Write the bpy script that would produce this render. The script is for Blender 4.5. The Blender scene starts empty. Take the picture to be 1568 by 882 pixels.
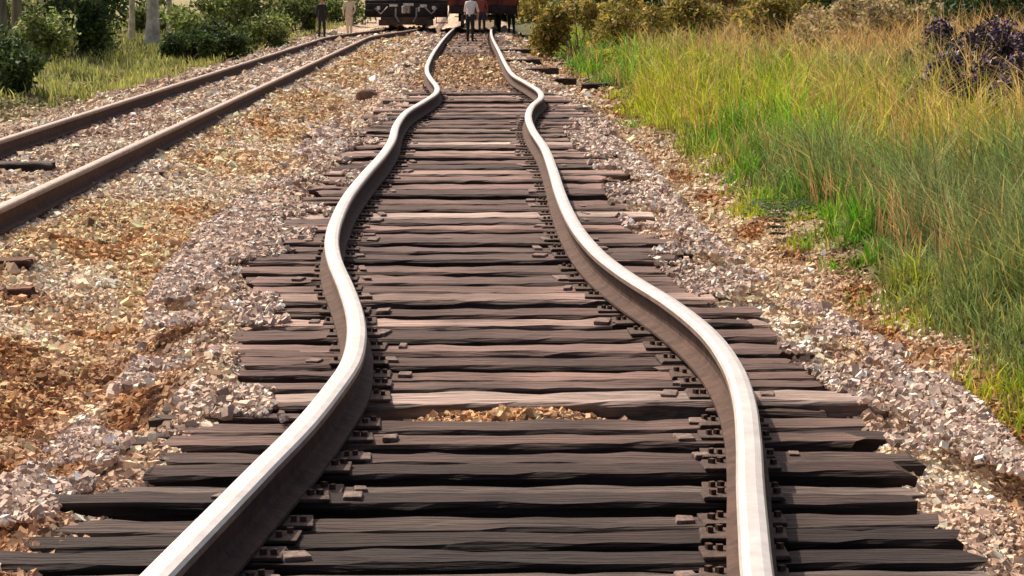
import bpy, math, random
import numpy as np
from mathutils import Matrix, Vector
random.seed(4); rng=np.random.default_rng(7)
S=bpy.context.scene
# ---------------- camera ----------------
F=3500.0; CW,CH=1568.0,882.0; HY=-8.0; VX=704.0; CZ=1.62
p=math.atan((CH/2-HY)/F); psi=math.atan((CW/2-VX)*math.cos(p)/F)
cam=bpy.data.cameras.new("camera"); co=bpy.data.objects.new("camera",cam); S.collection.objects.link(co)
cam.sensor_width=36; cam.lens=F/CW*36; cam.clip_end=3000; cam.clip_start=0.1
co.location=(0,0,CZ); co.rotation_euler=(math.pi/2-p,0,-psi); S.camera=co
R=np.array(co.rotation_euler.to_matrix())
def unp(px,py,z=0.0):
    r=R@np.array([(px-CW/2)/F,(CH/2-py)/F,-1.0]); t=(z-CZ)/r[2]
    return np.array([r[0]*t,r[1]*t,z])
# ---------------- noise helpers ----------------
_tab=rng.random((256,256))
def vn(x,y):
    x=np.asarray(x,float);y=np.asarray(y,float)
    xi=np.floor(x).astype(int);yi=np.floor(y).astype(int);fx=x-xi;fy=y-yi
    fx=fx*fx*(3-2*fx);fy=fy*fy*(3-2*fy)
    a=_tab[xi%256,yi%256];b=_tab[(xi+1)%256,yi%256];c=_tab[xi%256,(yi+1)%256];d=_tab[(xi+1)%256,(yi+1)%256]
    return (a*(1-fx)+b*fx)*(1-fy)+(c*(1-fx)+d*fx)*fy
def fbm(x,y,o=4):
    s=0;a=.5;t=0
    for i in range(o):
        s=s+a*vn(x*2**i+17*i,y*2**i+31*i);t+=a;a*=.5
    return s/t
def sst(x,a,b):
    t=np.clip((x-a)/(b-a),0,1);return t*t*(3-2*t)
# ---------------- rail traces ----------------
LT=[(120,1010),(240,882),(330,790),(402,716),(462,655),(507,600),(537,555),(546,515),(543,480),(530,440),(513,400),(508,370),(514,340),(532,302),(560,266),(585,238),(600,215),(607,192),(622,172),(648,156),(667,143),(669,133),(660,121),(654,110),(655,98),(666,77),(683,55)]
RT=[(1180,1010),(1160,882),(1153,800),(1149,740),(1147,680),(1140,615),(1122,562),(1086,512),(1030,466),(960,422),(915,387),(882,347),(860,302),(846,258),(834,227),(815,198),(809,178),(815,162),(828,150),(826,140),(808,128),(786,115),(775,100),(765,80),(753,55)]
ZR=0.17
def wcurve(T):
    P=np.array([unp(a,b,ZR)[:2] for a,b in T]); 
    P=P[np.argsort(P[:,1])]
    P=np.vstack([[P[0,0]-(P[1,0]-P[0,0])*1.2,1.5],P,[P[-1,0]+.25,100],[P[-1,0]+.5,108],[P[-1,0]+.8,125],[P[-1,0]+1.2,170]])
    out=[]
    for i in range(len(P)-1):
        p0=P[max(i-1,0)];p1=P[i];p2=P[i+1];p3=P[min(i+2,len(P)-1)]
        n=10
        m1=(p2[0]-p0[0])/(p2[1]-p0[1]);m2=(p3[0]-p1[0])/(p3[1]-p1[1]);h=p2[1]-p1[1]
        for k in range(n):
            t=k/n
            x=(2*t**3-3*t*t+1)*p1[0]+(t**3-2*t*t+t)*h*m1+(-2*t**3+3*t*t)*p2[0]+(t**3-t*t)*h*m2
            out.append((x,p1[1]+h*t))
    out.append(tuple(P[-1]));return np.array(out)
CL=wcurve(LT);CR=wcurve(RT)
XL=lambda y:np.interp(y,CL[:,1],CL[:,0]);XR=lambda y:np.interp(y,CR[:,1],CR[:,0])
cen=lambda y:(XL(y)+XR(y))/2
def shiftL(y): return 1.5*sst(np.asarray(y,float),78,104)
XLL=lambda y:-4.66+shiftL(y); XLR=lambda y:-3.19+shiftL(y)
YP=unp(700,634,-.03)[1]
def farm(y): return sst(y,34,46)*(1-.55*sst(y,58,68))
# ---------------- terrain ----------------
def terr(x,y):
    x=np.asarray(x,float);y=np.asarray(y,float)
    u=x-cen(y)
    bed=np.interp(u,[-2.4,-1.6,-1.42,-1.3,-1.15,1.15,1.3,1.45,1.7,2.4],[-.5,-.10,-.035,-.04,-.12,-.12,-.06,-.08,-.14,-.5])
    bed=bed+.05*sst(y,8,9.5)*(1-sst(y,22,28))*np.exp(-((u+1.42)/.25)**2)*sst(fbm(x*2+7,y*1.3),.36,.58)
    bed=np.where(np.abs(u)<1.25,bed+farm(y)*.085,bed)
    fill=np.exp(-((y-YP)/.17)**2)*np.exp(-((u+.12)/.42)**4)
    bed=bed+fill*.095
    side=np.interp(x-shiftL(y)*(x<-1.2),[-200,-20,-9,-7,-5.9,-5.4,-2.85,-2.45,-1.9,0,1.8,2.3,3.5,8,14,200],[.2,.1,-.15,-.32,-.22,-.03,-.03,-.13,-.24,-.5,-.33,-.3,-.12,.6,.9,1.2])
    side=side+sst(y,60,120)*np.where(x<0,.0,-.2)*sst(x,2,4)
    z=np.maximum(bed,side)
    out=sst(np.abs(u),1.3,1.7)
    z=z+out*((fbm(x*.9,y*.7)-.5)*.18+(fbm(x*4,y*3+9)-.5)*.10)*np.where((x<-2.8)&(x>-5.3),.25,1)
    z=z+(fbm(x*14,y*11,2)-.5)*.03
    return z
def gcol(x,y):
    x=np.asarray(x,float);y=np.asarray(y,float)
    u=x-cen(y)
    def C(*c): return np.array(c)[None,:]
    grey=C(.47,.34,.275);tan=C(.64,.42,.235);org=C(.52,.24,.075);brn=C(.15,.078,.045);drk=C(.05,.034,.028);lite=C(.74,.57,.43)
    n1=fbm(x*1.3,y*.5)[:,None];n2=fbm(x*3+50,y*1.6)[:,None];n3=fbm(x*.8+90,y*.3)[:,None]
    g=grey+(lite-grey)*sst(n2,.42,.7)
    g=g+(tan-g)*.25
    t=tan+(org-tan)*sst(n2,.5,.78)*.8;t=t+(lite-t)*sst(n1,.45,.7)*.8
    k=sst(-x[:,None]+ (n1-.5)*1.2,1.5,2.0)*(1-sst(-x[:,None]+(n2-.5)*.8,2.9,3.3))
    col=g*(1-k)+t*k
    near=(1-sst(y[:,None],9,16))*sst(-x[:,None],.8,1.5)
    m=near*sst(n3*.6+n2*.9+.16*(1-sst(y[:,None],7,10)),.64,.98)
    col=col*(1-m)+(brn*.6+org*.4)*m
    r=sst(u[:,None]+(n1-.5)*.5,1.4,1.8)
    rc=(tan*.5+lite*.25+grey*.25)
    rn=sst(n2+(1-sst(y[:,None],7,13))*.45-.12+sst(x[:,None],1.9,2.5)*.14,.45,.75)
    rc=rc*(1-rn)+(org*.5+brn*.5)*rn
    col=col*(1-r)+rc*r
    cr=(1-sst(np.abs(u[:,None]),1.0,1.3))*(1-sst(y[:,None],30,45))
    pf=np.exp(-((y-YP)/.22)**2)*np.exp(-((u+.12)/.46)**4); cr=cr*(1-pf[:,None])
    col=col*(1-cr)+drk*1.1*cr  # shade of the empty cribs between ties painted in as dark gravel
    pf=pf[:,None];col=col*(1-pf)+C(.52,.29,.14)*pf
    fc=(1-sst(np.abs(u[:,None]),.9,1.2))*sst(y[:,None],30,45)
    col=col*(1-fc)+(tan*.6+brn*.4)*fc*(1-.45*sst(y[:,None],58,68))
    gr=sst(x[:,None]+(n1-.5)*.8,2.5,3.0)
    col=col*(1-gr)+C(.11,.105,.035)*gr
    gl=sst(-x[:,None]+(n1-.5)*1.5,6.3,7.4)
    col=col*(1-gl)+(C(.18,.20,.07)*(1-n2)+C(.38,.29,.16)*n2)*gl
    return np.clip(col,0,1)
# ---------------- mesh builder ----------------
def mk(name,verts,faces_list,mats,parent=None,cols=None,smooth=False,midx=None):
    me=bpy.data.meshes.new(name)
    verts=np.asarray(verts,np.float32)
    me.vertices.add(len(verts));me.vertices.foreach_set("co",verts.ravel())
    li=np.concatenate([f.ravel() for f in faces_list]).astype(np.int32)
    lt=np.concatenate([np.full(len(f),f.shape[1]) for f in faces_list]).astype(np.int32)
    ls=np.concatenate([[0],np.cumsum(lt)[:-1]]).astype(np.int32)
    me.loops.add(len(li));me.loops.foreach_set("vertex_index",li)
    me.polygons.add(len(lt));me.polygons.foreach_set("loop_start",ls);me.polygons.foreach_set("loop_total",lt)
    if midx is not None: me.polygons.foreach_set("material_index",np.asarray(midx,np.int32))
    me.polygons.foreach_set("use_smooth",np.full(len(lt),smooth))
    if cols is not None:
        a=me.color_attributes.new("Col",'FLOAT_COLOR','POINT')
        c=np.ones((len(verts),4),np.float32);c[:,:3]=cols;a.data.foreach_set("color",c.ravel())
    me.update(calc_edges=True);me.validate()
    for m in (mats if isinstance(mats,list) else [mats]): me.materials.append(m)
    o=bpy.data.objects.new(name,me);S.collection.objects.link(o)
    if parent: o.parent=parent
    return o
def empty(name,loc=(0,0,0)):
    e=bpy.data.objects.new(name,None);S.collection.objects.link(e);e.location=loc;return e
# ---------------- materials ----------------
def mat(name,col=(.5,.5,.5),rough=.8,metal=0,useattr=False,nscale=8,namp=.35,bump=.3,bscale=40,stretch=(1,1,1),trans=0,col2=None,spec=.3):
    m=bpy.data.materials.new(name);m.use_nodes=True;nt=m.node_tree;N=nt.nodes;L=nt.links
    b=N["Principled BSDF"];b.inputs["Roughness"].default_value=rough;b.inputs["Metallic"].default_value=metal
    b.inputs["Specular IOR Level"].default_value=spec
    tc=N.new("ShaderNodeTexCoord");mp=N.new("ShaderNodeMapping");mp.inputs["Scale"].default_value=stretch
    L.new(tc.outputs["Object"],mp.inputs["Vector"])
    n=N.new("ShaderNodeTexNoise");n.inputs["Scale"].default_value=nscale;n.inputs["Detail"].default_value=6;n.inputs["Roughness"].default_value=.65
    L.new(mp.outputs[0],n.inputs["Vector"])
    mr=N.new("ShaderNodeMapRange");mr.inputs["From Min"].default_value=.3;mr.inputs["From Max"].default_value=.7
    mr.inputs["To Min"].default_value=1-namp;mr.inputs["To Max"].default_value=1+namp
    L.new(n.outputs["Fac"],mr.inputs["Value"])
    if useattr:
        a=N.new("ShaderNodeAttribute");a.attribute_name="Col";src=a.outputs["Color"]
    elif col2:
        mx=N.new("ShaderNodeMix");mx.data_type='RGBA';mx.inputs["A"].default_value=(*col,1);mx.inputs["B"].default_value=(*col2,1)
        n3=N.new("ShaderNodeTexNoise");n3.inputs["Scale"].default_value=nscale*.6;n3.inputs["Detail"].default_value=8;L.new(mp.outputs[0],n3.inputs["Vector"])
        rr=N.new("ShaderNodeMapRange");rr.inputs["From Min"].default_value=.4;rr.inputs["From Max"].default_value=.62;L.new(n3.outputs["Fac"],rr.inputs["Value"])
        L.new(rr.outputs[0],mx.inputs["Factor"]);src=mx.outputs["Result"]
    else:
        c=N.new("ShaderNodeRGB");c.outputs[0].default_value=(*col,1);src=c.outputs[0]
    vm=N.new("ShaderNodeVectorMath");vm.operation='SCALE';L.new(src,vm.inputs[0]);L.new(mr.outputs[0],vm.inputs["Scale"])
    L.new(vm.outputs[0],b.inputs["Base Color"])
    if bump:
        n2=N.new("ShaderNodeTexNoise");n2.inputs["Scale"].default_value=bscale;n2.inputs["Detail"].default_value=5;L.new(mp.outputs[0],n2.inputs["Vector"])
        bp=N.new("ShaderNodeBump");bp.inputs["Strength"].default_value=bump;bp.inputs["Distance"].default_value=.02
        L.new(n2.outputs["Fac"],bp.inputs["Height"]);L.new(bp.outputs[0],b.inputs["Normal"])
    if trans:
        t=N.new("ShaderNodeBsdfTranslucent");L.new(vm.outputs[0],t.inputs["Color"])
        ms=N.new("ShaderNodeMixShader");ms.inputs[0].default_value=trans
        L.new(b.outputs[0],ms.inputs[1]);L.new(t.outputs[0],ms.inputs[2]);L.new(ms.outputs[0],N["Material Output"].inputs["Surface"])
    return m
def ground_mat():
    m=mat("ballast_ground",useattr=True,nscale=5,namp=.3,bump=0)
    nt=m.node_tree;N=nt.nodes;L=nt.links;b=N["Principled BSDF"];b.inputs["Roughness"].default_value=.95
    tc=[n for n in N if n.type=='TEX_COORD'][0]
    v=N.new("ShaderNodeTexVoronoi");v.inputs["Scale"].default_value=55;L.new(tc.outputs["Object"],v.inputs["Vector"])
    v2=N.new("ShaderNodeTexVoronoi");v2.inputs["Scale"].default_value=120;L.new(tc.outputs["Object"],v2.inputs["Vector"])
    sp=N.new("ShaderNodeSeparateColor");L.new(v.outputs["Color"],sp.inputs[0])
    mr=N.new("ShaderNodeMapRange");mr.inputs["To Min"].default_value=.5;mr.inputs["To Max"].default_value=1.4;L.new(sp.outputs[0],mr.inputs["Value"])
    src=b.inputs["Base Color"].links[0].from_socket
    vm=N.new("ShaderNodeVectorMath");vm.operation='SCALE';L.new(src,vm.inputs[0]);L.new(mr.outputs[0],vm.inputs["Scale"]);L.new(vm.outputs[0],b.inputs["Base Color"])
    ad=N.new("ShaderNodeMath");ad.operation='ADD';L.new(v.outputs["Distance"],ad.inputs[0]);L.new(v2.outputs["Distance"],ad.inputs[1])
    bp=N.new("ShaderNodeBump");bp.invert=True;bp.inputs["Strength"].default_value=1;bp.inputs["Distance"].default_value=.014
    L.new(ad.outputs[0],bp.inputs["Height"]);L.new(bp.outputs[0],b.inputs["Normal"])
    return m
M_ground=ground_mat()
M_stone=mat("ballast_stone",useattr=True,rough=1,nscale=60,namp=.2,bump=0,spec=.05)
M_wood=mat("weathered_tie_wood",useattr=True,rough=.8,nscale=9,namp=.75,bump=1,bscale=12,stretch=(.3,6,3),spec=.2)
M_head=mat("polished_rail_steel",(.72,.66,.61),rough=.36,metal=.5,nscale=9,namp=.16,bump=.08,bscale=60)
M_side=mat("rail_head_side",(.26,.19,.16),rough=.55,metal=.2,nscale=10,namp=.4,bump=.2,bscale=60)
M_rust=mat("rusty_rail_web",(.075,.038,.026),rough=.85,metal=.0,nscale=12,namp=.5,bump=.3,bscale=50)
M_plate=mat("rusty_tie_plate",(.08,.05,.04),rough=.85,metal=.0,nscale=20,namp=.5,bump=.4,bscale=60)
M_leaf=mat("leaf",useattr=True,rough=.6,nscale=3,namp=.3,bump=0,trans=.4)
M_grass=mat("grass_blade",useattr=True,rough=.55,nscale=2,namp=.25,bump=0,trans=.45)
M_bark=mat("tree_bark",(.22,.17,.12),rough=.9,nscale=6,namp=.4,bump=.8,bscale=20,stretch=(1,1,.25),col2=(.34,.31,.25))
M_pale=mat("pale_bark",(.72,.68,.58),rough=.8,nscale=5,namp=.3,bump=.5,bscale=16,col2=(.5,.46,.38))
M_dark=mat("dark_locomotive_paint",(.05,.032,.028),rough=.5,nscale=3,namp=.5,bump=.1,col2=(.10,.06,.045))
M_black=mat("grimy_black_steel",(.028,.02,.02),rough=.6,nscale=5,namp=.5,bump=.1)
M_steel=mat("worn_grey_steel",(.35,.33,.32),rough=.5,metal=.5,nscale=6,namp=.4)
M_white=mat("chalky_white_paint",(.7,.66,.6),rough=.6,nscale=6,namp=.2)
M_red=mat("rust_red_paint",(.26,.065,.04),rough=.75,nscale=3,namp=.4,col2=(.13,.045,.03))
M_glass=mat("dark_window_glass",(.03,.04,.05),rough=.1,bump=0,spec=.6)
# ---------------- ground ----------------
def lin(a,b,s): return np.arange(a,b,s)
xs=np.concatenate([-np.geomspace(700,9,22)[:-1],lin(-9,-5.5,.14),lin(-5.5,3.2,.055),lin(3.2,10,.14),np.geomspace(10,700,24)])
ys=np.concatenate([[-60,-20,-5,0],lin(2,18,.06),lin(18,40,.14),lin(40,125,.5),np.geomspace(125,1500,22)])
X,Y=np.meshgrid(xs,ys);Z=terr(X.ravel(),Y.ravel())
nx,ny=len(xs),len(ys);i=np.arange(nx*ny).reshape(ny,nx)
fq=np.stack([i[:-1,:-1].ravel(),i[:-1,1:].ravel(),i[1:,1:].ravel(),i[1:,:-1].ravel()],1)
mk("ground",np.stack([X.ravel(),Y.ravel(),Z],1),[fq],M_ground,cols=gcol(X.ravel(),Y.ravel()),smooth=True)
# ---------------- scattered stones ----------------
CUBE=np.array([[a,b,c] for a in(-1,1) for b in(-1,1) for c in(-1,1)],float)
CF=np.array([[0,1,3,2],[4,6,7,5],[0,4,5,1],[2,3,7,6],[0,2,6,4],[1,5,7,3]])
def rotm(n):
    q=rng.normal(size=(n,4));q/=np.linalg.norm(q,axis=1)[:,None];w,x,y,z=q.T
    return np.stack([np.stack([1-2*(y*y+z*z),2*(x*y-z*w),2*(x*z+y*w)],1),np.stack([2*(x*y+z*w),1-2*(x*x+z*z),2*(y*z-x*w)],1),np.stack([2*(x*z-y*w),2*(y*z+x*w),1-2*(x*x+y*y)],1)],1)
def stones(name,x,y,r,lift=.15,cfun=gcol,z=None,parent=None):
    n=len(x);z=terr(x,y) if z is None else z
    sc=r[:,None]*(0.55+.6*rng.random((n,3)))
    V=CUBE[None]*(1+.45*(rng.random((n,8,3))-.5))*sc[:,None,:]*.8
    V=np.einsum('nij,nkj->nki',rotm(n),V)
    V+=np.stack([x,y,z+r*lift],1)[:,None,:]
    fc=(CF[None]+8*np.arange(n)[:,None,None]).reshape(-1,4)
    c=cfun(x,y);br=np.exp(rng.normal(0.02,.45,n))[:,None];c=np.clip(c*br*1.05,0,.78)
    gry=c.mean(1)[:,None];mix=rng.random((n,1))*.25;c=c*(1-mix)+gry*np.array([[1.10,.98,.88]])*mix
    return mk(name,V.reshape(-1,3),[fc],M_stone,cols=np.repeat(c,8,0),parent=parent)
def scat(n,y0,y1,pw,xl,xr):
    u=rng.random(n)
    y=(y0**(1-pw)+u*(y1**(1-pw)-y0**(1-pw)))**(1/(1-pw))
    lo=np.clip(-.235*y-.5,xl,None);hi=np.clip(.26*y+.8,None,xr)
    return lo+rng.random(n)*(hi-lo),y
x,y=scat(430000,4.8,60,1.45,-8,3.0)
x2,y2=scat(26000,55,112,1.2,-8,3.4);x=np.append(x,x2);y=np.append(y,y2)
u=x-cen(y);keep=(np.abs(u)>1.28)|(rng.random(len(x))<.12)|((y>33)&(rng.random(len(x))<.6))|(np.abs(y-YP)<.22)
keep&=~((x>2.3)&(rng.random(len(x))<(x-2.3)*1.4))
x=x[keep];y=y[keep]
r=.0058*(1+y/15)*np.exp(rng.normal(0,.38,len(x)))
stones("gravel_ballast",x,y,r)
n=60000;y=5*(30/5)**rng.random(n);u=np.where(rng.random(n)<.7,-1.75+rng.random(n)**1.4*.8,1.75-rng.random(n)**1.5*.55);x=u+cen(y)
k=(fbm(x*2.2+3,y*1.1)+ .14*(np.abs(u)-1.3)/.4 - .15*(1-sst(y,7.2,8.8)))>.53;x=x[k];y=y[k]
stones("gravel_on_ties",x,y,.0066*(1+y/15)*np.exp(rng.normal(0,.3,len(x))),z=np.maximum(terr(x,y),.002),
       cfun=lambda x,y:np.array([[.50,.37,.30]])*np.ones((len(x),1)))
# ---------------- rails ----------------
PROF=np.array([[-.07,0],[-.07,.012],[-.02,.03],[-.009,.045],[-.009,.115],[-.036,.128],[-.043,.136],[-.043,.156],[-.036,.167],[-.016,.172],
 [.016,.172],[.036,.167],[.043,.156],[.043,.136],[.036,.128],[.009,.115],[.009,.045],[.02,.03],[.07,.012],[.07,0]])
PM=[2,2,2,2,2,1,1,0,0,0,0,0,1,1,2,2,2,2,2,2]
def rail(name,fx,y0,y1,parent,z0=0.0,mats=None):
    yy=np.concatenate([np.arange(y0,30,.08),np.arange(max(30,y0),y1,.4)]) 
    xx=fx(yy)
    dx=np.gradient(xx,yy);nl=1/np.sqrt(1+dx*dx)
    k=len(PROF);zz=z0+np.zeros_like(yy)
    V=np.zeros((len(yy),k,3))
    V[:,:,0]=xx[:,None]+PROF[None,:,0]*nl[:,None]
    V[:,:,1]=yy[:,None]-PROF[None,:,0]*(dx*nl)[:,None]
    V[:,:,2]=zz[:,None]+PROF[None,:,1]
    i=np.arange(len(yy)*k).reshape(len(yy),k)
    a=i[:-1];b=i[1:];j=np.roll(np.arange(k),-1)
    f=np.stack([a,b,b[:,j],a[:,j]],2).reshape(-1,4)
    mi=np.tile(PM,len(yy)-1)
    return mk(name,V.reshape(-1,3),[f],mats or [M_head,M_side,M_rust],parent=parent,midx=mi,smooth=False)
track=empty("buckled_railroad_track")
rail("left_rail",XL,1.6,125,track,.012);rail("right_rail",XR,1.6,125,track,.012)
track2=empty("railroad_track")
M_head2=mat("dull_rail_steel",(.44,.34,.28),rough=.5,metal=.3,nscale=9,namp=.25,bump=.1,bscale=60)
rail("left_rail_b",XLL,3,125,track2,.0,[M_head2,M_side,M_rust]);rail("right_rail_b",XLR,3,125,track2,.0,[M_head2,M_side,M_rust])
# ---------------- ties ----------------
def ties(name,rows,parent):
    Vs=[];Fs=[];Cs=[];off=0;ns=30
    ring=np.array([[-.5,-1],[-.5,-.12],[-.43,0],[-.15,.0],[.15,0],[.43,0],[.5,-.12],[.5,-1]])
    for (yc,x0,x1,w,h,zt,colr,ang,tilt) in rows:
        t=np.linspace(0,1,ns);xx=x0+(x1-x0)*t
        sd=random.random()*999
        V=np.zeros((ns,8,3))
        e=(fbm(xx*1.5+sd,xx*0+sd,3)-.5)
        for j,(a,b) in enumerate(ring):
            V[:,j,0]=xx
            edge=(fbm(xx*7+sd+j*13,xx*0+j*7.3+sd,4)-.5)
            V[:,j,1]=yc+a*w+e*.02+edge*.045*w/.25+ang*(xx-(x0+x1)/2)
            V[:,j,2]=zt+b*h+(edge*.018 if b>-.9 else 0)+tilt*(xx-(x0+x1)/2)
        V[0,:,0]+=(rng.random(8)-.5)*.08;V[-1,:,0]+=(rng.random(8)-.5)*.08
        i=np.arange(ns*8).reshape(ns,8)+off
        a=i[:-1];b=i[1:];jj=np.roll(np.arange(8),-1)
        Fs.append(np.stack([a,a[:,jj],b[:,jj],b],2).reshape(-1,4))
        for cap in (i[0],i[-1][::-1]):
            Fs.append(np.array([[cap[0],cap[1],cap[6],cap[7]][::-1],[cap[1],cap[2],cap[5],cap[6]][::-1],[cap[2],cap[3],cap[4],cap[5]][::-1]]))
        Vs.append(V.reshape(-1,3));off+=ns*8
        c=np.array(colr)[None,None,:]*np.ones((ns,8,1))
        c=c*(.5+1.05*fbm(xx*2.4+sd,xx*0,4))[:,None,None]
        c[:,[0,1,6,7]]*=.36  # front and back faces darkened in the colour to imitate their shade
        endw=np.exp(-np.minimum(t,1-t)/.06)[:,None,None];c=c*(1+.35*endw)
        Cs.append(c.reshape(-1,3))
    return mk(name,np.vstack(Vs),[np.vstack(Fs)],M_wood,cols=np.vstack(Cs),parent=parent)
LE=[(1000,-190),(882,-20),(850,15),(780,80),(745,160),(712,210),(670,245),(590,330),(540,350),(430,362),(400,378),(340,430),(270,485),(220,522),(180,572),(120,625),(60,668)]
RE=[(1000,1600),(860,1475),(780,1408),(700,1358),(620,1305),(550,1235),(510,1195),(455,1110),(400,1040),(365,1000),(310,962),(260,935),(210,912),(170,893),(120,840),(60,775)]
LEw=np.array([unp(b,a,0)[:2] for a,b in LE]);REw=np.array([unp(b,a,0)[:2] for a,b in RE])
LEw=LEw[np.argsort(LEw[:,1])];REw=REw[np.argsort(REw[:,1])]
rows=[];hw=[];yc=3.0
pal=[(.16,.098,.08),(.10,.06,.05),(.20,.135,.112),(.32,.235,.20),(.14,.088,.075),(.075,.048,.042),(.12,.075,.062)]
while yc<99:
    s=min(max(.036*yc,.225),.75)*random.uniform(.82,1.16)
    w=min(max(.66*s,.16),.44)*random.uniform(.88,1.08)
    if abs(yc-YP)<.2:
        yc=YP+.23; continue
    rg=.07+.10*float(sst(np.array(yc),9,16))
    x0=np.interp(yc,LEw[:,1],LEw[:,0])+random.uniform(-rg,rg);x1=np.interp(yc,REw[:,1],REw[:,0])+random.uniform(-rg,rg)
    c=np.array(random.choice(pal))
    k=float(sst(np.array(yc),6.3,11.5));c=c*(.27+.92*k)*random.uniform(.75,1.3)  # nearer ties darker: oily creosote plus a vignette put into the colour
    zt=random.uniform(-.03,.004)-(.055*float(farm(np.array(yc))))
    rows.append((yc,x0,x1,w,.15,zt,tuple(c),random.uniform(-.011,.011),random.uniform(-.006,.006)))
    hw.append((yc,w,zt));yc+=s
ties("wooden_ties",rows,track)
rows4=[]
for i_ in range(90):
    yy=random.uniform(7,30);L_=random.uniform(.3,.8)
    if random.random()<.5: a=np.interp(yy,LEw[:,1],LEw[:,0])+random.uniform(-.16,.1);x0,x1=a,a+L_
    else: a=np.interp(yy,REw[:,1],REw[:,0])+random.uniform(-.1,.2);x0,x1=a-L_,a
    c=np.array(random.choice(pal))*(.4+.6*float(sst(np.array(yy),7,12)))  # split ends get the same creosote and painted vignette darkening nearby
    rows4.append((yy,x0,x1,random.uniform(.1,.18),.12,random.uniform(-.05,-.005),tuple(c),random.uniform(-.08,.08),random.uniform(-.03,.03)))
ties("split_tie_ends",rows4,track)
rows2=[]
yc=10
while yc<110:
    c=np.array(random.choice(pal))*1.3
    rows2.append((yc,-5.2+float(shiftL(yc))+random.uniform(-.1,.1),-2.85+float(shiftL(yc))+random.uniform(-.1,.05),.24,.15,-.022+random.uniform(-.01,.006),tuple(c),random.uniform(-.01,.01),0));yc+=.55 if yc<40 else .9
ties("wooden_ties_b",rows2,track2)
def boxes(name,L,m,parent=None,bev=0,jit=0):
    A=np.array(L,float);n=len(A)
    V=CUBE[None]*A[:,None,3:6]/2*(1+jit*(rng.random((n,8,3))-.5))
    c=np.cos(A[:,6])[:,None];s=np.sin(A[:,6])[:,None]
    X=V[:,:,0]*c-V[:,:,1]*s+A[:,0:1];Y=V[:,:,0]*s+V[:,:,1]*c+A[:,1:2];Z=V[:,:,2]+A[:,2:3]
    fc=(CF[None]+8*np.arange(n)[:,None,None]).reshape(-1,4)
    o=mk(name,np.stack([X,Y,Z],2).reshape(-1,3),[fc],m,parent=parent)
    if bev:
        b=o.modifiers.new("b",'BEVEL');b.width=bev;b.segments=2
    return o
pl=[];sp=[];an=[]
for (yy,w,zt) in hw:
    for fx,sg in ((XL,1),(XR,-1)):
        xr=float(fx(yy));r_=random.uniform(-.02,.02)
        pl.append((xr+sg*.02,yy+r_,zt+.008,.26,min(w*.8,.2),.014,random.uniform(-.05,.05)))
        for d in (-.09,.09,.12): sp.append((xr+sg*d,yy+random.uniform(-.03,.03),zt+.02,.018,.018,.024,random.random()))
        if random.random()<.6: an.append((xr+sg*(.185+random.uniform(-.04,.05)),yy+random.uniform(-.02,.02),zt+.006,random.uniform(.035,.08),w*random.uniform(.3,.6),.02,random.uniform(-.25,.25)))
        if random.random()<.3: an.append((xr-sg*(.18+random.uniform(-.03,.03)),yy+random.uniform(-.02,.02),zt+.006,random.uniform(.03,.06),w*.35,.016,random.uniform(-.25,.25)))
boxes("tie_plates",pl,M_plate,track,bev=.004,jit=.12);boxes("rail_spikes",sp,M_rust,track,jit=.2)
boxes("rail_anchors",an,mat("anchor_steel",(.17,.115,.095),rough=.8,nscale=30,namp=.7,bump=.4),track,bev=.005,jit=.4)
# ---------------- grass ----------------
def blades(name,x,y,h,w,col,lean=.35,z=None):
    n=len(x);z=terr(x,y)-.02 if z is None else z
    a=rng.random(n)*6.283;dx=np.cos(a)*w/2;dy=np.sin(a)*w/2
    l=rng.random(n)*6.283;lm=h*lean*rng.random(n)**.7;lx=np.cos(l)*lm-h*.08;ly=np.sin(l)*lm
    V=np.zeros((n,5,3))
    V[:,0]=np.stack([x-dx,y-dy,z],1);V[:,1]=np.stack([x+dx,y+dy,z],1)
    mx,my=x+lx*.35,y+ly*.35
    V[:,2]=np.stack([mx+dx*.8,my+dy*.8,z+h*.6],1);V[:,3]=np.stack([mx-dx*.8,my-dy*.8,z+h*.6],1)
    V[:,4]=np.stack([x+lx,y+ly,z+h*(1-.25*lm/h)],1)
    b=5*np.arange(n)[:,None]
    q=b+np.array([[0,1,2,3]]);t=b+np.array([[3,2,4]])
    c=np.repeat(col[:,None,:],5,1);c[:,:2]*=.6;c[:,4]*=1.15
    return mk(name,V.reshape(-1,3),[q,t],M_grass,cols=np.clip(c.reshape(-1,3),0,1))
def grasscol(x,y,n):
    g=np.array([.13,.36,.02]);yg=np.array([.46,.50,.035]);st=np.array([.60,.37,.16]);dg=np.array([.20,.27,.09]);
    a=fbm(x*1.1+3,y*.35+8)[:,None];b=fbm(x*.9+40,y*.22)[:,None];rr=rng.random((n,1))
    q=sst(a+.12*(1-sst(y[:,None],9,13)),.38,.56);c=dg*(1-q)+g*q
    k=sst(b+rr*.25+.18*np.exp(-((y[:,None]-31)/10)**2)-.05,.48,.74);c=c*(1-k)+yg*k
    s=sst(x[:,None]-2.3+(rr-.5)*1.6+(b-.5)*4+(a-.5)*2,1.9,3.6)*.85*sst(y[:,None],10,16)+(rr>.82)*.55
    s=np.clip(s,0,1);c=c*(1-s)+st*s
    return c*(.5+.9*rng.random((n,1)))
n=260000
u=rng.random(n);y=5.5*(95/5.5)**u
x=2.15+rng.random(n)**1.25*(np.clip(.27*y+.8,None,16)-2.15+1.0)
edge=2.42+(fbm(y*.6,y*0+5)-.5)*.8+sst(y,35,55)*.2+.12*(1-sst(y,8,11))
tuft=fbm(x*4.0,y*2.6,3)
bare=fbm(x*1.6+21,y*.8+3,3)
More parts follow.
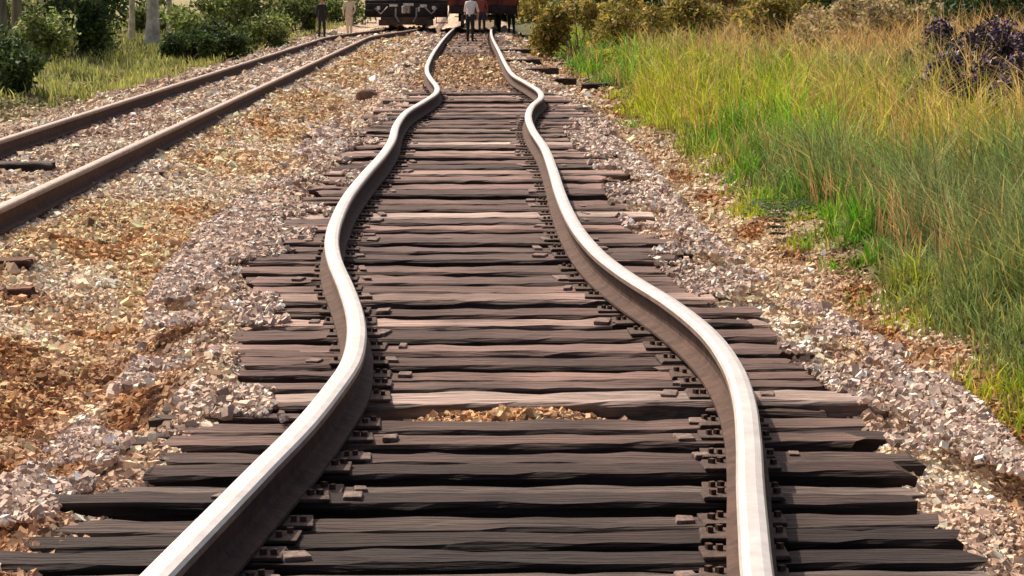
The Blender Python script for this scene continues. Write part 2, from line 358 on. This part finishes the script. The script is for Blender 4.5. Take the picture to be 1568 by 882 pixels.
k=(x>edge)&(rng.random(n)<np.clip((x-edge)*2+.1,0,1))&(tuft>.39)&((bare>.38)|(rng.random(n)<.4));x=x[k];y=y[k];edge=edge[k];tuft=tuft[k];n=len(x)
h=(.06+.38*sst(x-edge,0,1.2))*(.4+.9*rng.random(n))*(.2+1.7*sst(tuft,.38,.7))+.03
w=.0052*(1+y/16)
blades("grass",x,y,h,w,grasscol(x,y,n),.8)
n=11000;y=7*(70/7)**rng.random(n);x=3.0+rng.random(n)*(np.clip(.27*y+.5,3.6,14)-3.0);h=.3+.35*rng.random(n)
k=(fbm(x*1.5+9,y*.8)>.47)&~(((x/y)>.185)&(y>17)&(y<27));x=x[k];y=y[k];h=h[k];n=len(x)
c=np.array([[.60,.34,.16]])*(.6+.7*rng.random((n,1)));blades("dry_grass_stalks",x,y,h,.005*(1+y/16),c,.45)
n=60000;y=40*(140/40)**rng.random(n);x=-6.6-rng.random(n)**1.2*(.27*y);k=fbm(x*2,y*1.2,3)>.47;x=x[k];y=y[k];n=len(x)
c=np.array([[.26,.32,.08]])*(.5+.9*rng.random((n,1)))+np.array([[.22,.13,.06]])*rng.random((n,1))
blades("verge_grass",x,y,.12+.25*rng.random(n),.03+0*y,c,.5)
n=9000;y=6*(40/6)**rng.random(n);x=1.8+rng.random(n)**.5*.9;k=fbm(x*6,y*4,2)>.54;x=x[k];y=y[k];n=len(x)
blades("weeds",x,y,.02+.07*rng.random(n),.005*(1+y/18),np.array([[.38,.27,.12]])*(.4+rng.random((n,1))),1.2)
# ---------------- foliage ----------------
def leafcloud(clumps,palette,size,droop=.0):
    Vs=[];Cs=[]
    for (cx,cy,cz,rx,ry,rz,n) in clumps:
        d=rng.normal(size=(n,3));d/=np.linalg.norm(d,axis=1)[:,None]
        rad=(rng.random(n)**.45)
        nz=.55+.9*fbm(d[:,0]*2.8+cx*3+5,d[:,2]*2.8+d[:,1]*1.7+cy,3)
        P=d*(rad*nz)[:,None]*np.array([rx,ry,rz])+np.array([cx,cy,cz])
        s=size*(.6+.8*rng.random(n))
        Rm=rotm(n);q=np.array([[-.5,-.9,0],[.5,-.9,0],[.35,.9,0],[-.35,.9,0]])
        V=np.einsum('nij,kj->nki',Rm,q)*s[:,None,None]+P[:,None,:]
        pi=rng.integers(0,len(palette),n);shade=.45+.9*fbm(P[:,0]*3/rx*.6+P[:,1],P[:,2]*3,2)
        c=np.array(palette)[pi]*(shade*(.6+.8*rng.random(n)))[:,None]
        Vs.append(V.reshape(-1,3));Cs.append(np.repeat(c,4,0))
    return np.vstack(Vs),np.vstack(Cs)
def tube(pts,rad,k=8):
    pts=np.array(pts,float);V=[]
    for i,pp in enumerate(pts):
        t=pts[min(i+1,len(pts)-1)]-pts[max(i-1,0)];t/=np.linalg.norm(t)+1e-9
        a=np.cross(t,[0.3,1,0.1]);a/=np.linalg.norm(a);b=np.cross(t,a)
        for j in range(k):
            an_=6.2832*j/k;V.append(pp+(a*math.cos(an_)+b*math.sin(an_))*rad[i])
    i=np.arange(len(pts)*k).reshape(len(pts),k);j=np.roll(np.arange(k),-1)
    f=np.stack([i[:-1],i[:-1][:,j],i[1:][:,j],i[1:]],2).reshape(-1,4)
    return np.array(V),f
def tubes(name,L,m,parent,k=8):
    Vs=[];Fs=[];o=0
    for pts,rad in L:
        v,f=tube(pts,rad,k);Vs.append(v);Fs.append(f+o);o+=len(v)
    return mk(name,np.vstack(Vs),[np.vstack(Fs)],m,parent=parent,smooth=True)
def bush(name,cx,cy,rx,rz,pal,n=2500,size=.05,flowers=None,nc=8,ry=None,ff=.45):
    ry=ry or rx
    e=empty(name,(0,0,0));z0=float(terr(np.array([cx]),np.array([cy]))[0])
    cl=[]
    for i in range(nc):
        a=random.random()*6.28;q=random.random()**.5
        h=random.uniform(.18,.85)
        cl.append((cx+math.cos(a)*q*rx*.75,cy+math.sin(a)*q*ry*.75,z0+rz*h*(1-.3*q),rx*random.uniform(.25,.5),ry*random.uniform(.25,.5),rz*random.uniform(.18,.36),n//nc))
    V,C=leafcloud(cl,pal,size)
    f=(4*np.arange(len(V)//4)[:,None]+np.arange(4)[None])
    V[:,2]=np.maximum(V[:,2],z0-.05)
    mk("foliage",V,[f],M_leaf,cols=np.clip(C,0,1),parent=e)
    st=[]
    for c in cl: st.append(([(cx+random.uniform(-.1,.1),cy,z0-.1),((cx+c[0])/2+.05,(cy+c[1])/2,(z0+c[2])/2),(c[0],c[1],c[2]+c[5]*.6)],[.03,.02,.006]))
    tubes("stems",st,M_bark,e,5)
    if flowers:
        cf=[(a,b,c,r1*1.08,r2*1.08,r3*1.12,int(k*ff)) for a,b,c,r1,r2,r3,k in cl if random.random()<.75]
        V,C=leafcloud(cf,flowers,size*.9);f=(4*np.arange(len(V)//4)[:,None]+np.arange(4)[None])
        mk("blossoms",V,[f],M_leaf,cols=np.clip(C,0,1),parent=e)
    return e
OL=[(.28,.25,.05),(.42,.32,.06),(.17,.17,.04),(.50,.35,.11)]
DG=[(.05,.09,.025),(.09,.14,.035),(.035,.06,.02)]
GR=[(.18,.26,.06),(.28,.34,.10),(.10,.15,.035),(.40,.40,.18)]
TN=[(.52,.38,.22),(.42,.29,.17),(.30,.26,.11),(.5,.42,.16)]
YG=[(.44,.48,.04),(.30,.40,.04),(.55,.47,.08)]
for (px,d,rx,rz,pal,sz) in [(880,66,1.4,2.2,OL,.06),(960,60,1.6,1.9,OL,.055),(1050,56,1.5,1.6,OL,.05),(1110,62,2,2.4,TN,.06),(1190,50,1.5,1.5,OL,.05),(1230,58,2,2.6,OL,.06),(1310,46,1.4,1.3,TN,.045),(1380,40,1.2,1.2,TN,.04),(1260,42,1.0,.9,TN,.04),
    (1010,75,2.5,3,DG,.08),(1330,56,2.2,2.6,DG,.07),(1410,46,1.8,2.2,DG,.06),(1500,44,2,2.4,DG,.06),(1560,38,1.6,2,DG,.05),(905,85,2.2,3.2,GR,.09),(1150,80,3,3.5,GR,.09),(1290,85,3,3.5,OL,.09),(1420,75,3,3.5,GR,.08),(1550,70,3,3.5,DG,.08),(1280,50,1.3,1.7,DG,.05)]:
    bush("bush",(px-VX)/F*d,d,rx*.9,rz,pal,4200,sz)
PU=[(.025,.015,.035),(.045,.025,.05),(.03,.03,.018)];FL=[(.38,.28,.46),(.22,.14,.32),(.66,.52,.52),(.10,.06,.16),(.6,.38,.22)]
for (px,d,rx,rz) in [(1430,26.5,.40,.50),(1480,26,.55,.75),(1560,24,.6,.85),(1530,28,.8,1.1),(1600,25,.7,1.1),(1445,31,.6,.9)]:
    bush("flowering_bush",(px-VX)/F*d,d,rx,rz,PU,8500,.024,FL,13,ff=.40)
for (px,d,rx,rz,pal) in [(1180,34,.8,.5,YG),(1120,30,.5,.35,YG),(1260,30,.7,.4,YG),(1060,44,.8,.6,YG),(980,50,.8,.7,YG),(1330,34,.8,.55,TN),(1370,29,.5,.35,TN),(920,54,.6,.6,YG),(1300,24,.45,.25,TN),(1200,25,.4,.22,YG)]:
    bush("weed_clump",(px-VX)/F*d,d,rx,rz,pal,3500,.022)
for (px,d,rx,rz,pal,sz) in [(290,64,.9,1.0,DG,.05),(345,66,1.2,1.2,DG,.05),(400,80,1.3,1.4,GR,.06),(290,85,1.3,1.6,GR,.06),(455,108,1.3,1.5,GR,.08),(150,66,1.2,1.5,GR,.06),(60,50,1.1,1.6,GR,.05),(10,42,.9,1.4,DG,.045),
   (120,60,1.3,2.0,DG,.06),(330,110,3,4,GR,.11),(420,125,3,4,GR,.12),(210,115,3,4.5,GR,.11),(500,140,3,4,GR,.12),(800,150,4,3,GR,.12),(850,120,2.4,3,OL,.1),(40,90,3.5,4,GR,.1),(120,100,3,4,DG,.1),(250,100,1.8,1.4,GR,.08)]:
    bush("bush",(px-VX)/F*d,d,rx,rz,pal,3600,sz)
def tree(name,cx,cy,h,r,bark,pal,n=9000,sz=.09):
    e=empty(name);z0=float(terr(np.array([cx]),np.array([cy]))[0])-.05
    L=[];pts=[];rad=[];wx=random.uniform(-.3,.3)
    for i in range(8):
        t=i/7;pts.append((cx+wx*t*t+math.sin(t*5)*.08,cy+math.cos(t*4)*.08,z0+h*.85*t));rad.append(r*(1.25 if i==0 else 1)*(1-.82*t))
    L.append((pts,rad));cl=[]
    for i in range(9):
        t=random.uniform(.4,.9);b=np.array(pts[int(t*7)]);a=random.random()*6.28;ln=h*.28*(1.2-t*.6)
        tip=b+np.array([math.cos(a)*ln,math.sin(a)*ln,ln*.55]);mid=(b+tip)/2+np.array([0,0,.15])
        L.append(([b,mid,tip],[r*.35,r*.2,r*.07]));cl.append((*tip,ln*.5,ln*.5,ln*.38,n//11))
        cl.append((*mid,ln*.4,ln*.4,ln*.3,n//30))
    cl.append((*pts[-1],h*.14,h*.14,h*.12,n//10))
    tubes("trunk_and_limbs",L,bark,e)
    V,C=leafcloud(cl,pal,sz);mk("crown",V,[4*np.arange(len(V)//4)[:,None]+np.arange(4)[None]],M_leaf,cols=C,parent=e)
for (px,d,h,r,b,pal) in [(236,76,8.5,.25,M_pale,GR),(205,84,8,.13,M_pale,GR),(262,92,8,.12,M_pale,GR),(30,70,8,.2,M_bark,GR),(5,62,8,.22,M_bark,GR),(70,80,8,.16,M_pale,DG),(150,95,8,.2,M_bark,GR),(445,112,8,.14,M_pale,GR),(1170,95,8,.25,M_bark,OL),(1480,80,8,.28,M_bark,GR)]:
    tree("tree",(px-VX)/F*d,d,h,r,b,pal)
# ---------------- small objects ----------------
import bmesh
M_rockm=mat("brown_rock",(.2,.11,.07),nscale=10,bscale=20,bump=.8,col2=(.1,.07,.05))
def rock(name,px,py,r):
    q=unp(px,py,-.15)
    me=bpy.data.meshes.new(name);bm=bmesh.new();bmesh.ops.create_icosphere(bm,subdivisions=3,radius=1)
    for v in bm.verts:
        k=.75+.5*float(fbm(np.array([v.co.x*1.6+px]),np.array([v.co.z*1.6+v.co.y+py]),3)[0]);v.co=Vector((v.co.x*k*1.3,v.co.y*k,v.co.z*k*.75))*r
    bm.to_mesh(me);bm.free();o=bpy.data.objects.new(name,me);S.collection.objects.link(o);o.location=(q[0],q[1],float(terr(q[:1],q[1:2])[0])+r*.35);me.materials.append(M_rockm)
rock("rock",563,145,.17);rock("rock",905,240,.04);rock("rock",430,300,.04);rock("rock",470,135,.07);rock("rock",600,118,.08)
rows3=[]
for (px,py,L_,w,ang) in [(-6,436,.4,.16,.3),(-4,462,.42,.14,.12)]:
    q=unp(px,py,-.15);rows3.append((q[1],q[0]-L_/2,q[0]+L_/2,w,.1,float(terr(q[:1],q[1:2])[0])+.025,(.17,.085,.06),ang,.02))
ties("discarded_tie",rows3,None)
rows3=[]
for (px,py,L_,w,ang) in [(820,112,1.0,.3,.3),(850,122,.8,.25,-.1),(918,128,.7,.3,.2),(800,100,.9,.3,.1),(865,175,.7,.3,.12),(790,82,.9,.4,-.1)]:
    q=unp(px,py,-.1);rows3.append((q[1],q[0]-L_/2,q[0]+L_/2,w,.14,float(terr(q[:1],q[1:2])[0])+.12,(.09,.06,.055),ang,.02))
ties("scrap_timber",rows3,None)
q=unp(35,258,0);ties("loose_tie_b",[(q[1],q[0]-.5,q[0]+.3,.3,.12,.06,(.07,.05,.05),.1,0)],track2)
q=unp(1190,345,-.15);e=empty("fern");z0=float(terr(q[:1],q[1:2])[0]);V=[]
for i in range(11):
    a=-2.6+i*.5;ln=random.uniform(.28,.42)
    for s in range(14):
        t=s/13;bx=q[0]+math.cos(a)*ln*t;by=q[1]+math.sin(a)*ln*t;bz=z0+.08+.25*math.sin(t*2.6)
        l=.075*(1-t*.75)
        for sg in(-1,1):
            nx_,ny_=-math.sin(a)*sg,math.cos(a)*sg
            V+= [(bx,by,bz),(bx+math.cos(a)*.02,by+math.sin(a)*.02,bz),(bx+nx_*l,by+ny_*l,bz-.015),(bx+nx_*l*.6-math.cos(a)*.01,by+ny_*l*.6-math.sin(a)*.01,bz)]
V=np.array(V);mk("fronds",V,[4*np.arange(len(V)//4)[:,None]+np.arange(4)[None]],M_leaf,cols=np.tile([[.05,.09,.03]],(len(V),1)),parent=e)
# ---------------- locomotive ----------------
def cylx(pc,r,w,k=20):
    a=np.linspace(0,2*math.pi,k,endpoint=False);V=[]
    for sx,rr in ((-w/2,r*.9),(-w/2+.02,r),(w/2-.02,r),(w/2,r*.9)): V+=[(pc[0]+sx,pc[1]+math.cos(t)*rr,pc[2]+math.sin(t)*rr) for t in a]
    i=np.arange(4*k).reshape(4,k);j=np.roll(np.arange(k),-1)
    f=np.stack([i[:-1],i[:-1][:,j],i[1:][:,j],i[1:]],2).reshape(-1,4)
    V.append((pc[0]-w/2,pc[1],pc[2]));V.append((pc[0]+w/2,pc[1],pc[2]))
    t=np.concatenate([np.stack([i[0],np.full(k,4*k),i[0][j]],1),np.stack([i[3],i[3][j],np.full(k,4*k+1)],1)])
    return np.array(V),f,t
def wheels(name,cx,ylist,gauge,r,m,parent):
    Vs=[];Fq=[];Ft=[];o=0
    for yy in ylist:
        for (dx,rr,w) in ((-gauge/2,r,.13),(gauge/2,r,.13),(-gauge/2+.07,r+.03,.03),(gauge/2-.07,r+.03,.03),(0,.09,gauge)):
            V,f,t=cylx((cx+dx,yy,.18+r),rr,w);Vs.append(V);Fq.append(f+o);Ft.append(t+o);o+=len(V)
    mk(name,np.vstack(Vs),[np.vstack(Fq),np.vstack(Ft)],m,parent=parent)
ly=100.;lx=float((XLL(103)+XLR(103))/2)+.1
loco=empty("diesel_locomotive");HW=1.78
wheels("wheels",lx,[ly+1.5,ly+3.4,ly+9.5,ly+11.4],1.5,.5,M_steel,loco)
bx=[(lx,ly+7,1.28,2*HW,13.4,.22,0),(lx,ly+.22,.95,2*HW,.16,.6,0),(lx-HW+.08,ly+7,1.0,.1,10,.35,0),(lx+HW-.08,ly+7,1.0,.1,10,.35,0)]
for s in(-1,1):
    for b0 in (2.45,10.45): bx+=[(lx+s*1.0,ly+b0,.72,.14,3.2,.26,0),(lx+s*1.02,ly+b0-1,.68,.2,.35,.42,0),(lx+s*1.02,ly+b0+1,.68,.2,.35,.42,0)]
    for k_ in range(3): bx.append((lx+s*(HW-.22),ly+.1-.06*k_,.95-.27*k_,.5,.3,.04,0))
    bx+=[(lx+s*(HW-.47),ly+.08,.68,.03,.06,.62,0),(lx+s*(HW-.0),ly+.08,.68,.03,.06,.62,0)]
bx+=[(lx,ly+6.9,.75,1.9,2.8,.55,0)]
boxes("frame_and_bogies",bx,M_black,loco,bev=.015)
boxes("hood",[(lx,ly+2.1,2.0,1.9,2.4,1.2,0),(lx,ly+9.2,2.35,1.9,8.2,1.9,0)],M_dark,loco,bev=.12)
boxes("cab",[(lx,ly+4.1,2.55,3.2,1.9,2.3,0)],M_dark,loco,bev=.1)
boxes("cab_roof",[(lx,ly+4.1,3.76,3.3,2.1,.12,0)],M_black,loco,bev=.05)
boxes("cab_windows",[(lx-.75,ly+3.14,3.15,.9,.03,.6,0),(lx+.75,ly+3.14,3.15,.9,.03,.6,0),(lx-1.61,ly+4.1,3.1,.03,1,.6,0),(lx+1.61,ly+4.1,3.1,.03,1,.6,0)],M_glass,loco)
boxes("pilot_plow",[(lx,ly-.02,.5,2.2,.1,.34,0),(lx-.8,ly-.12,.42,.8,.08,.25,.3),(lx+.8,ly-.12,.42,.8,.08,.25,-.3)],M_dark,loco,bev=.02)
boxes("coupler",[(lx,ly-.2,.98,.26,.6,.24,0),(lx-.09,ly-.55,.98,.14,.25,.32,.3),(lx+.13,ly-.5,.98,.1,.2,.3,-.2)],M_steel,loco,bev=.03)
boxes("white_markings",[(lx-.55,ly+.12,1.16,.35,.03,.10,0),(lx+.1,ly+.12,1.2,.45,.03,.12,0),(lx+.75,ly+.12,1.14,.3,.03,.13,0),(lx-.15,ly+.86,1.75,.7,.06,.22,0),(lx+.55,ly+.12,1.0,.08,.03,.2,.0)],M_white,loco)
boxes("headlights",[(lx-.3,ly+.84,2.3,.22,.12,.22,0),(lx+.3,ly+.84,2.3,.22,.12,.22,0),(lx-1.2,ly+.1,1.05,.16,.1,.16,0),(lx+1.2,ly+.1,1.05,.16,.1,.16,0)],M_white,loco,bev=.04)
hr=[]
for s in(-1,1):
    hr+=[([(lx+s*(HW-.05),ly+.2,1.4),(lx+s*(HW-.05),ly+.2,2.3),(lx+s*(HW-.05),ly+1.2,2.4),(lx+s*(HW-.05),ly+3,2.4)],[.03]*4),([(lx+s*.5,ly+.2,1.4),(lx+s*.5,ly+.2,2.35),(lx+s*1.45,ly+.2,2.3)],[.03]*3)]
    hr.append(([(lx+s*.45,ly+.1,1.05),(lx+s*.45,ly-.1,.7),(lx+s*.3,ly-.14,.45)],[.04]*3))
    hr.append(([(lx+s*.8,ly+.05,1.1),(lx+s*1.1,ly-.1,.8),(lx+s*1.35,ly+.0,1.05)],[.03]*3))
tubes("handrails_and_hoses",hr,M_steel,loco,6)
# ---------------- red wagon ----------------
wx=float(cen(103))+.35;wy=99.5
wag=empty("open_freight_wagon")
wheels("wheels_b",wx-.1,[wy+1.5,wy+3.3,wy+8,wy+9.8],1.6,.43,M_steel,wag)
bx=[(wx,wy+5.6,1.0,2.7,11.4,.22,0),(wx,wy+.0,.98,2.95,.14,.34,0)]
for s in(-1,1):
    for b0 in(2.4,8.9): bx.append((wx+s*1.0,wy+b0,.6,.14,2.5,.28,0))
boxes("underframe",bx,M_black,wag,bev=.015)
bx=[(wx,wy+.1,1.85,2.95,.08,1.4,0),(wx,wy+11.1,1.85,2.95,.08,1.4,0),(wx-1.45,wy+5.6,1.85,.08,10.9,1.4,0),(wx+1.45,wy+5.6,1.85,.08,10.9,1.4,0),(wx,wy+5.6,1.17,2.7,10.8,.06,0)]
for k_ in range(6): bx.append((wx-1.2+k_*.48,wy+.02,1.85,.09,.1,1.4,0))
for k_ in range(10):
    for s in(-1,1): bx.append((wx+s*1.52,wy+.6+k_*1.1,1.85,.08,.1,1.4,0))
bx.append((wx,wy+.02,2.6,3.0,.16,.1,0))
boxes("wagon_body",bx,M_red,wag,bev=.01)
boxes("coupler_b",[(wx,wy-.3,.9,.26,.6,.24,0),(wx-.09,wy-.6,.9,.14,.25,.32,.3)],M_steel,wag,bev=.03)
tubes("brake_hose",[([(wx+.4,wy-.05,1.0),(wx+.42,wy-.25,.7),(wx+.3,wy-.3,.45)],[.03]*3)],M_black,wag,6)
# ---------------- people ----------------
def M_c(n,c): return mat(n,c,rough=.85,nscale=12,namp=.2,bump=.3,bscale=30)
skinm=M_c("skin",(.42,.24,.16));hairm=M_c("hair",(.03,.02,.015));shoem=M_c("shoe_leather",(.03,.022,.02));lipm=M_c("lips",(.3,.1,.08))
def person(loc,rot,shirt,trou,pose=0,long_sleeve=True):
    e=empty("person")
    lean=[0,0,.12,.30][pose];st=[.03,.12,.2,.10][pose]
    P={}
    def add(n,x,y,z,r): P[n]=((x,y,z),r)
    def up(z): return -lean*(z-.95)*1.0
    add('pel',0,0,.95,(.155,.115));add('sp',0,up(1.12),1.12,(.135,.10));add('ch',0,up(1.33),1.33,(.165,.115));add('nb',0,up(1.46),1.465,(.07,.06));add('nk',0,up(1.53)-.01,1.525,(.052,.052))
    add('h1',0,up(1.58)-.03,1.585,(.068,.08));add('h2',0,up(1.66)-.025,1.66,(.078,.095));add('h3',0,up(1.73)-.015,1.735,(.06,.075))
    for sg,t in((1,'l'),(-1,'r')):
        f=st*sg
        add('hip'+t,.085*sg,-f*.1,.88,(.092,.1));add('kn'+t,.1*sg,-f*.55-.02,.5,(.062,.065));add('an'+t,.11*sg,-f+.03,.09,(.042,.05));add('to'+t,.125*sg,-f-.14,.045,(.042,.035))
        add('sh'+t,.175*sg,up(1.41),1.415,(.062,.062))
        if pose==0: el=(.235,.03,1.13);wr=(.245,-.06,.89)
        elif pose==1: el=(.25,.06*sg,1.14);wr=(.24,-.10-.08*sg,.93)
        elif pose==2: el=(.27,-.02,1.15);wr=(.16,-.25,1.08)
        else: el=(.25,-.16,1.10);wr=(.2,-.36,.92)
        add('el'+t,el[0]*sg,el[1]+up(el[2]),el[2],(.043,.043));add('wr'+t,wr[0]*sg,wr[1]+up(wr[2]),wr[2],(.028,.028))
        d=np.array(P['wr'+t][0])-np.array(P['el'+t][0]);d/=np.linalg.norm(d);pm=np.array(P['wr'+t][0])+d*.08
        add('pm'+t,*pm,(.02,.038))
    E=[('pel','sp',0),('sp','ch',0),('ch','nb',0),('nb','nk',2),('nk','h1',2),('h1','h2',2),('h2','h3',2)]
    for t in'lr': E+=[('pel','hip'+t,1),('hip'+t,'kn'+t,1),('kn'+t,'an'+t,1),('an'+t,'to'+t,3),('ch','sh'+t,0),('sh'+t,'el'+t,0),('el'+t,'wr'+t,0 if long_sleeve else 2),('wr'+t,'pm'+t,2)]
    names=list(P);segs=[(np.array(P[a][0]),np.array(P[b][0]),l) for a,b,l in E]
    def skinned(vs,es,rs,sub):
        me=bpy.data.meshes.new("tmp");me.from_pydata(vs,es,[]);o=bpy.data.objects.new("tmp",me);S.collection.objects.link(o)
        md=o.modifiers.new("s",'SKIN')
        for i,r_ in enumerate(rs):
            me.skin_vertices[0].data[i].radius=r_;me.skin_vertices[0].data[i].use_root=(i==0)
        o.modifiers.new("u",'SUBSURF').levels=sub;o.modifiers["u"].render_levels=sub
        dg=bpy.context.evaluated_depsgraph_get();m2=bpy.data.meshes.new_from_object(o.evaluated_get(dg));bpy.data.objects.remove(o);return m2
    body=skinned([P[n][0] for n in names],[(names.index(a),names.index(b)) for a,b,_ in E],[P[n][1] for n in names],2)
    for m in (shirt,trou,skinm,shoem): body.materials.append(m)
    for pg in body.polygons:
        c=np.array(pg.center);best=9;bl=0
        for a,b,l in segs:
            ab=b-a;t=np.clip(np.dot(c-a,ab)/np.dot(ab,ab),0,1);dd=np.linalg.norm(c-a-ab*t)
            if dd<best: best=dd;bl=l
        if bl==1 and c[2]<.07: bl=3
        pg.material_index=bl;pg.use_smooth=True
    ob=bpy.data.objects.new("body",body);S.collection.objects.link(ob);ob.parent=e
    for sg,t in((1,'l'),(-1,'r')):
        pm=np.array(P['pm'+t][0]);wr=np.array(P['wr'+t][0]);d=(pm-wr)/np.linalg.norm(pm-wr)
        side=np.array([0,-1,0])-d*np.dot([0,-1,0],d);side/=np.linalg.norm(side);inn=np.cross(d,side);inn=inn if inn[0]*sg<0 else -inn
        for k_,(off,ln) in enumerate(((.027,.068),(.009,.076),(-.009,.07),(-.027,.056))):
            a=pm+side*off;v=[a-d*.01,a+d*ln*.45+inn*.006,a+d*ln*.78+inn*.02,a+d*ln*.95+inn*.035]
            m=skinned([tuple(q) for q in v],[(0,1),(1,2),(2,3)],[(.009,.009)]*3+[(.007,.007)],1);m.materials.append(skinm)
            o=bpy.data.objects.new("finger_%d"%(k_+1),m);S.collection.objects.link(o);o.parent=e
        a=pm-d*.045+side*.03;v=[a,a+side*.025+d*.025,a+side*.033+d*.055+inn*.012]
        m=skinned([tuple(q) for q in v],[(0,1),(1,2)],[(.011,.011),(.010,.010),(.008,.008)],1);m.materials.append(skinm)
        o=bpy.data.objects.new("thumb",m);S.collection.objects.link(o);o.parent=e
    hy=up(1.66)-.025
    def ell(n,c,r,m):
        me=bpy.data.meshes.new(n);bm=bmesh.new();bmesh.ops.create_icosphere(bm,subdivisions=2,radius=1)
        for v in bm.verts: v.co=Vector((v.co.x*r[0]+c[0],v.co.y*r[1]+c[1],v.co.z*r[2]+c[2]))
        for f in bm.faces:f.smooth=True
        bm.to_mesh(me);bm.free();me.materials.append(m);o=bpy.data.objects.new(n,me);S.collection.objects.link(o);o.parent=e
    ell("hair",(0,hy+.022,1.70),(.083,.092,.085),hairm);ell("nose",(0,hy-.098,1.645),(.013,.02,.025),skinm);ell("mouth",(0,hy-.088,1.60),(.025,.008,.007),lipm)
    for s_ in(-1,1): ell("eye",(s_*.03,hy-.088,1.672),(.012,.008,.008),hairm);ell("ear",(s_*.08,hy+.01,1.655),(.01,.02,.03),skinm)
    e.location=loc;e.rotation_euler=(0,0,rot)
def pgd(px,py):
    q=unp(px,py,-.05);q[2]=float(terr(q[:1],q[1:2])[0]);return q
blk=M_c("dark_cloth",(.03,.03,.035));crm=M_c("cream_cloth",(.70,.62,.48));wht=M_c("white_shirt_cloth",(.78,.75,.74));brw=M_c("brown_cloth",(.15,.08,.05));nav=M_c("navy_cloth",(.05,.045,.07));rdc=M_c("red_brown_cloth",(.28,.07,.05))
person(pgd(493,52),.4,blk,blk,0)
person(pgd(535,55),-.3,crm,crm,1)
person(pgd(720,64),2.9,wht,blk,3,False)
person(pgd(738,52),-.2,rdc,nav,0)
person(pgd(764,51),-.6,brw,blk,1)
person(pgd(783,51),.3,blk,blk,0)
# ---------------- light ----------------
w=bpy.data.worlds.new("World");S.world=w;w.use_nodes=True;nt=w.node_tree
sky=nt.nodes.new("ShaderNodeTexSky");sky.sky_type='NISHITA';sky.sun_disc=False
EL=math.radians(50);AZ=math.radians(-38)
sky.sun_elevation=EL;sky.sun_rotation=AZ;sky.dust_density=7;sky.air_density=.7;sky.ozone_density=.3
nt.links.new(sky.outputs[0],nt.nodes["Background"].inputs[0]);nt.nodes["Background"].inputs[1].default_value=.135
sl=bpy.data.lights.new("sun",'SUN');sl.energy=5;sl.angle=math.radians(.7);sl.color=(1,.89,.74)
so=bpy.data.objects.new("sun",sl);S.collection.objects.link(so)
d=Vector((math.sin(AZ)*math.cos(EL),math.cos(AZ)*math.cos(EL),math.sin(EL)))
so.rotation_euler=d.to_track_quat('Z','Y').to_euler()
S.view_settings.view_transform='Standard';S.view_settings.look='None';S.view_settings.exposure=0
